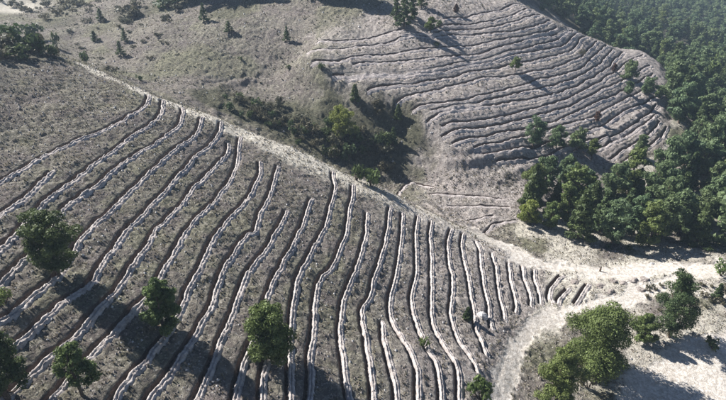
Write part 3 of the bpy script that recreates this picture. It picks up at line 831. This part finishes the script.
for i in range(90):
    a = brng.random(); u = 232 + 165 * a + brng.uniform(-8, 8); vc = 104 + 52 * a; v = vc + brng.uniform(-9, 22 if a > .35 else 10)
    if u > 335 and u < 352 and v < 140: continue
    w = brng.uniform(6, 13) * (1 + .35 * a)
    dk = brng.random() < .55
    put_bush(u, v, w * brng.uniform(.55, .95), w, 'd' if dk else 'g', *((lambda L: (L, 'gully bushes: ' + L))(('dark' if dk else 'grey') + ' low bush ' + ('in the scrub band behind the upper crest' if u < 300 else 'crowded around the bright gully tree' if v < 145 else 'at the gully mouth just over the near crest'))), i); n += 1
for i in range(58):
    u = brng.uniform(2, 185); v = brng.uniform(1, 62) if i < 30 else brng.uniform(1, 24)
    if v > 30 + u * .28: continue
    w = brng.uniform(4, 9) if i < 30 else brng.uniform(6, 16)
    put_bush(u, v, w * .5, w, 'g', 'low grey bush scattered over the far left slope', 'bushes on the far left slope', i)
for i in range(34):
    u = brng.uniform(640, 726); v = brng.uniform(285, 312) if i < 22 else brng.uniform(238, 252)
    if i >= 22: u = brng.uniform(560, 726)
    w = brng.uniform(5, 10)
    put_bush(u, v, w * .55, w, 'g' if i < 22 else 'd', 'low grey bush on the rough ground between track and saddle trees' if i < 22 else 'low dark bush in the shade along the forest foot', 'scrub beside the saddle track' if i < 22 else 'scrub along the forest foot', i)

# ------------------------------------------------------------------ boulder, mounds, stump
def lump_mesh(seed, mat, sx, sy, sz, nu=14, nv=8, rough=.28):
    rng = np.random.default_rng(seed); V = []; F = []
    for j in range(nv + 1):
        ph = math.pi * j / nv
        for i in range(nu):
            th = 2 * math.pi * i / nu; d = np.array([math.cos(th) * math.sin(ph), math.sin(th) * math.sin(ph), math.cos(ph)])
            r = 1 + rough * (float(fbm(d[0] * 1.6 + 5 + seed, d[1] * 1.6 + d[2] * 1.9 + 7, seed % 7, 3)) - .5) * 2
            V.append(d * r * np.array([sx, sy, sz]))
    for j in range(nv):
        for i in range(nu): F.append((j * nu + i, (j + 1) * nu + i, (j + 1) * nu + (i + 1) % nu, j * nu + (i + 1) % nu))
    return np_mesh('lump', V, F, mat, False)
def put_lump(name, u, v, mesh, label, cat, group=None, rz=0, sink=.1):
    xy = hit(u, v); o = link(name, mesh, None, (xy[0], xy[1], float(grid_h(*xy)) - sink)); o.rotation_euler = (0, 0, rz); return tag(o, label, cat, group)
put_lump('boulder', 482, 317, lump_mesh(1, M_ROCK, .75, .6, .62), 'pale boulder beside the tiny conifer among the trenches', 'boulder')
put_lump('boulder', 652, 264, lump_mesh(2, M_ROCK, .32, .26, .3), 'small white stone at the shadow edge of the forest', 'boulder')
mm = [lump_mesh(10 + i, M_MOUND, 1.15, .7, .42, 16, 10, .6) for i in range(3)]
for i, (u, v, rz) in enumerate([(612,281,.3),(624,284,.6),(634,281,.2),(644,279,.5),(600,286,.4),(610,293,.1),(640,289,.4),(575,283,.9)]):
    put_lump('earth_mound', u, v, mm[i % 3], 'low heap of dug earth on the hump between the two saddle tracks', 'mound', 'earth heaps between the saddle tracks', rz, .26)
sv, sf = tube([(0, 0, -.1), (.02, 0, .4), (.05, .02, .85)], [.16, .13, .09], 7)
xy = hit(600, 271); o = link('tree_stump', np_mesh('tree_stump', sv, sf, M_BARK, True), None, (xy[0], xy[1], float(grid_h(*xy)))); tag(o, 'small dark stump standing alone on the pale saddle track', 'stump')

# ------------------------------------------------------------------ dry grass and stones
def scatter_ground(n, x0, x1, y0, y1, rng):
    x = x0 + (x1 - x0) * rng.random(n); y = y0 + (y1 - y0) * rng.random(n)
    i = np.clip(np.searchsorted(XS, x), 0, len(XS) - 1); j = np.clip(np.searchsorted(YS, y), 0, len(YS) - 1)
    i2 = np.clip(i - 1, 0, None); j2 = np.clip(j - 1, 0, None)
    ok = (low[i, j] + low[i2, j] + low[i, j2] + low[i2, j2] == 0) & (A_track[i, j] < .4)
    return x[ok], y[ok]
def tufts(n, box, smin, smax, seed, clump):
    rng = np.random.default_rng(seed); x, y = scatter_ground(n, *box, rng)
    keep = fbm(x * clump, y * clump, seed % 9, 2) + (rng.random(len(x)) - .5) * .35 > .47
    x, y = x[keep], y[keep]; n = len(x); z = grid_h(x, y)
    s = smin + (smax - smin) * rng.random(n) ** 2; V = []; T = []
    tint = np.clip(rng.random(n) * .9 + .1, 0, 1)
    for k in range(4):
        th = rng.random(n) * 6.28; w = s * .38; lean = s * (.25 + .5 * rng.random(n))
        ca, sa_ = np.cos(th), np.sin(th); hh = s * (.55 + .5 * rng.random(n))
        a = np.stack([x - sa_ * w, y + ca * w, z - .04], 1); b_ = np.stack([x + sa_ * w, y - ca * w, z - .04], 1); c = np.stack([x + ca * lean, y + sa_ * lean, z + hh], 1)
        V.append(np.stack([a, b_, c], 1)); T.append(np.repeat(np.clip(tint + (rng.random(n) - .5) * .3, 0, 1), 3))
    V = np.concatenate(V).reshape(-1, 3); T = np.concatenate(T)
    return V, np.arange(len(V)).reshape(-1, 3), T
def tuft_object(name, parts, mat, label):
    off = 0; Vs = []; Fs = []; Ts = []
    for V, F, T in parts: Vs.append(V); Fs.append(F + off); Ts.append(T); off += len(V)
    return tag(link(name, np_mesh(name, np.vstack(Vs), np.vstack(Fs), mat, False, {'tint': np.concatenate(Ts)})), label, 'grass', None, 'stuff')
tuft_object('dry_grass', [tufts(80000, (-55, 60, 28, 100), .07, .26, 71, .5), tufts(30000, (-100, 70, 95, 180), .12, .34, 72, .35)], M_STRAW, 'dry straw-coloured grass tufts covering both hillsides')
tuft_object('low_scrub', [tufts(16000, (-55, 60, 28, 100), .10, .28, 73, .3), tufts(7000, (-100, 70, 95, 180), .2, .5, 74, .2)], M_LEAFG, 'dull green tufts of low growth between the trenches')
def stones(n, box, smin, smax, seed):
    rng = np.random.default_rng(seed); x = box[0] + (box[1] - box[0]) * rng.random(n); y = box[2] + (box[3] - box[2]) * rng.random(n)
    x, y = scatter_ground(n, *box, rng); n = len(x); z = grid_h(x, y); s = smin + (smax - smin) * rng.random(n) ** 3
    D = np.array([(1, 0, 0), (0, 1, 0), (-1, 0, 0), (0, -1, 0), (0, 0, 1), (0, 0, -1)], float)
    V = D[None] * s[:, None, None] * (.6 + .6 * rng.random((n, 6, 1))) + np.stack([x, y, z + s * .15], 1)[:, None]
    F = np.array([(0, 1, 4), (1, 2, 4), (2, 3, 4), (3, 0, 4), (1, 0, 5), (2, 1, 5), (3, 2, 5), (0, 3, 5)])
    return V.reshape(-1, 3), (F[None] + np.arange(n)[:, None, None] * 6).reshape(-1, 3)
a = stones(7000, (-50, 60, 28, 100), .05, .2, 81); b_ = stones(1500, (-90, 70, 95, 180), .08, .3, 82)
tag(link('loose_stones', np_mesh('loose_stones', np.vstack([a[0], b_[0]]), np.vstack([a[1], b_[1] + len(a[0])]), M_ROCK)), 'pale loose stones lying between the trenches', 'stones', None, 'stuff')

a = stones(42000, (-50, 60, 28, 100), .03, .17, 85)
crng = np.random.default_rng(91); CP = []
for C, N, ss, where, wid, dep, seed in trenches:
    if where == 'far': continue
    m = int(ss[-1] * 7); k = crng.integers(0, len(C), m); o_ = (-.05 + .85 * crng.random(m)) * wid
    CP.append(np.stack([C[k, 0] + N[k, 0] * o_, C[k, 1] + N[k, 1] * o_, o_ / wid], 1))
CP = np.vstack(CP); zc = grid_h(CP[:, 0], CP[:, 1]) + np.interp(CP[:, 2], PROF_S, PROF_Z) + .0
sc = .03 + .09 * crng.random(len(CP)) ** 2
D8 = np.array([(1, 0, 0), (0, 1, 0), (-1, 0, 0), (0, -1, 0), (0, 0, 1), (0, 0, -1)], float)
VC = (D8[None] * sc[:, None, None] * (.6 + .6 * crng.random((len(CP), 6, 1))) + np.stack([CP[:, 0], CP[:, 1], zc], 1)[:, None]).reshape(-1, 3)
F8 = np.array([(0, 1, 4), (1, 2, 4), (2, 3, 4), (3, 0, 4), (1, 0, 5), (2, 1, 5), (3, 2, 5), (0, 3, 5)])
FC = (F8[None] + np.arange(len(CP))[:, None, None] * 6).reshape(-1, 3)
tag(link('berm_crumbs', np_mesh('berm_crumbs', VC, FC, M_BERM)), 'pale crumbs of earth lying on the trench banks', 'clods', None, 'stuff')
tag(link('earth_clods', np_mesh('earth_clods', a[0], a[1], M_MOUND)), 'crumbled clods of earth strewn between the near trenches', 'clods', None, 'stuff')
# ------------------------------------------------------------------ the hazy air
hz0 = float(ZG.min()) - 1.0; hz1 = max(CAM_Z + 2.0, float(ZG.max()) + 14.0)
print('ground heights', ZG.min(), ZG.max())
x0, x1, y0, y1 = -1510, 1510, -510, 2010
HV = [(x, y, z) for z in (hz0, hz1) for x, y in ((x0, y0), (x1, y0), (x1, y1), (x0, y1))]
HF = [(3, 2, 1, 0), (4, 5, 6, 7), (0, 1, 5, 4), (1, 2, 6, 5), (2, 3, 7, 6), (3, 0, 4, 7)]
hm = bpy.data.materials.new('haze'); hm.use_nodes = True
hn = hm.node_tree; hn.nodes.remove(hn.nodes['Principled BSDF'])
pv = hn.nodes.new('ShaderNodeVolumePrincipled')
pv.inputs['Color'].default_value = (.62, .79, 1.0, 1); pv.inputs['Density'].default_value = .00037; pv.inputs['Anisotropy'].default_value = .2
hn.links.new(pv.outputs[0], hn.nodes['Material Output'].inputs['Volume'])
tag(link('haze', np_mesh('haze', HV, HF, hm)), 'thin bluish haze in the air over the valley', 'haze', None, 'stuff')
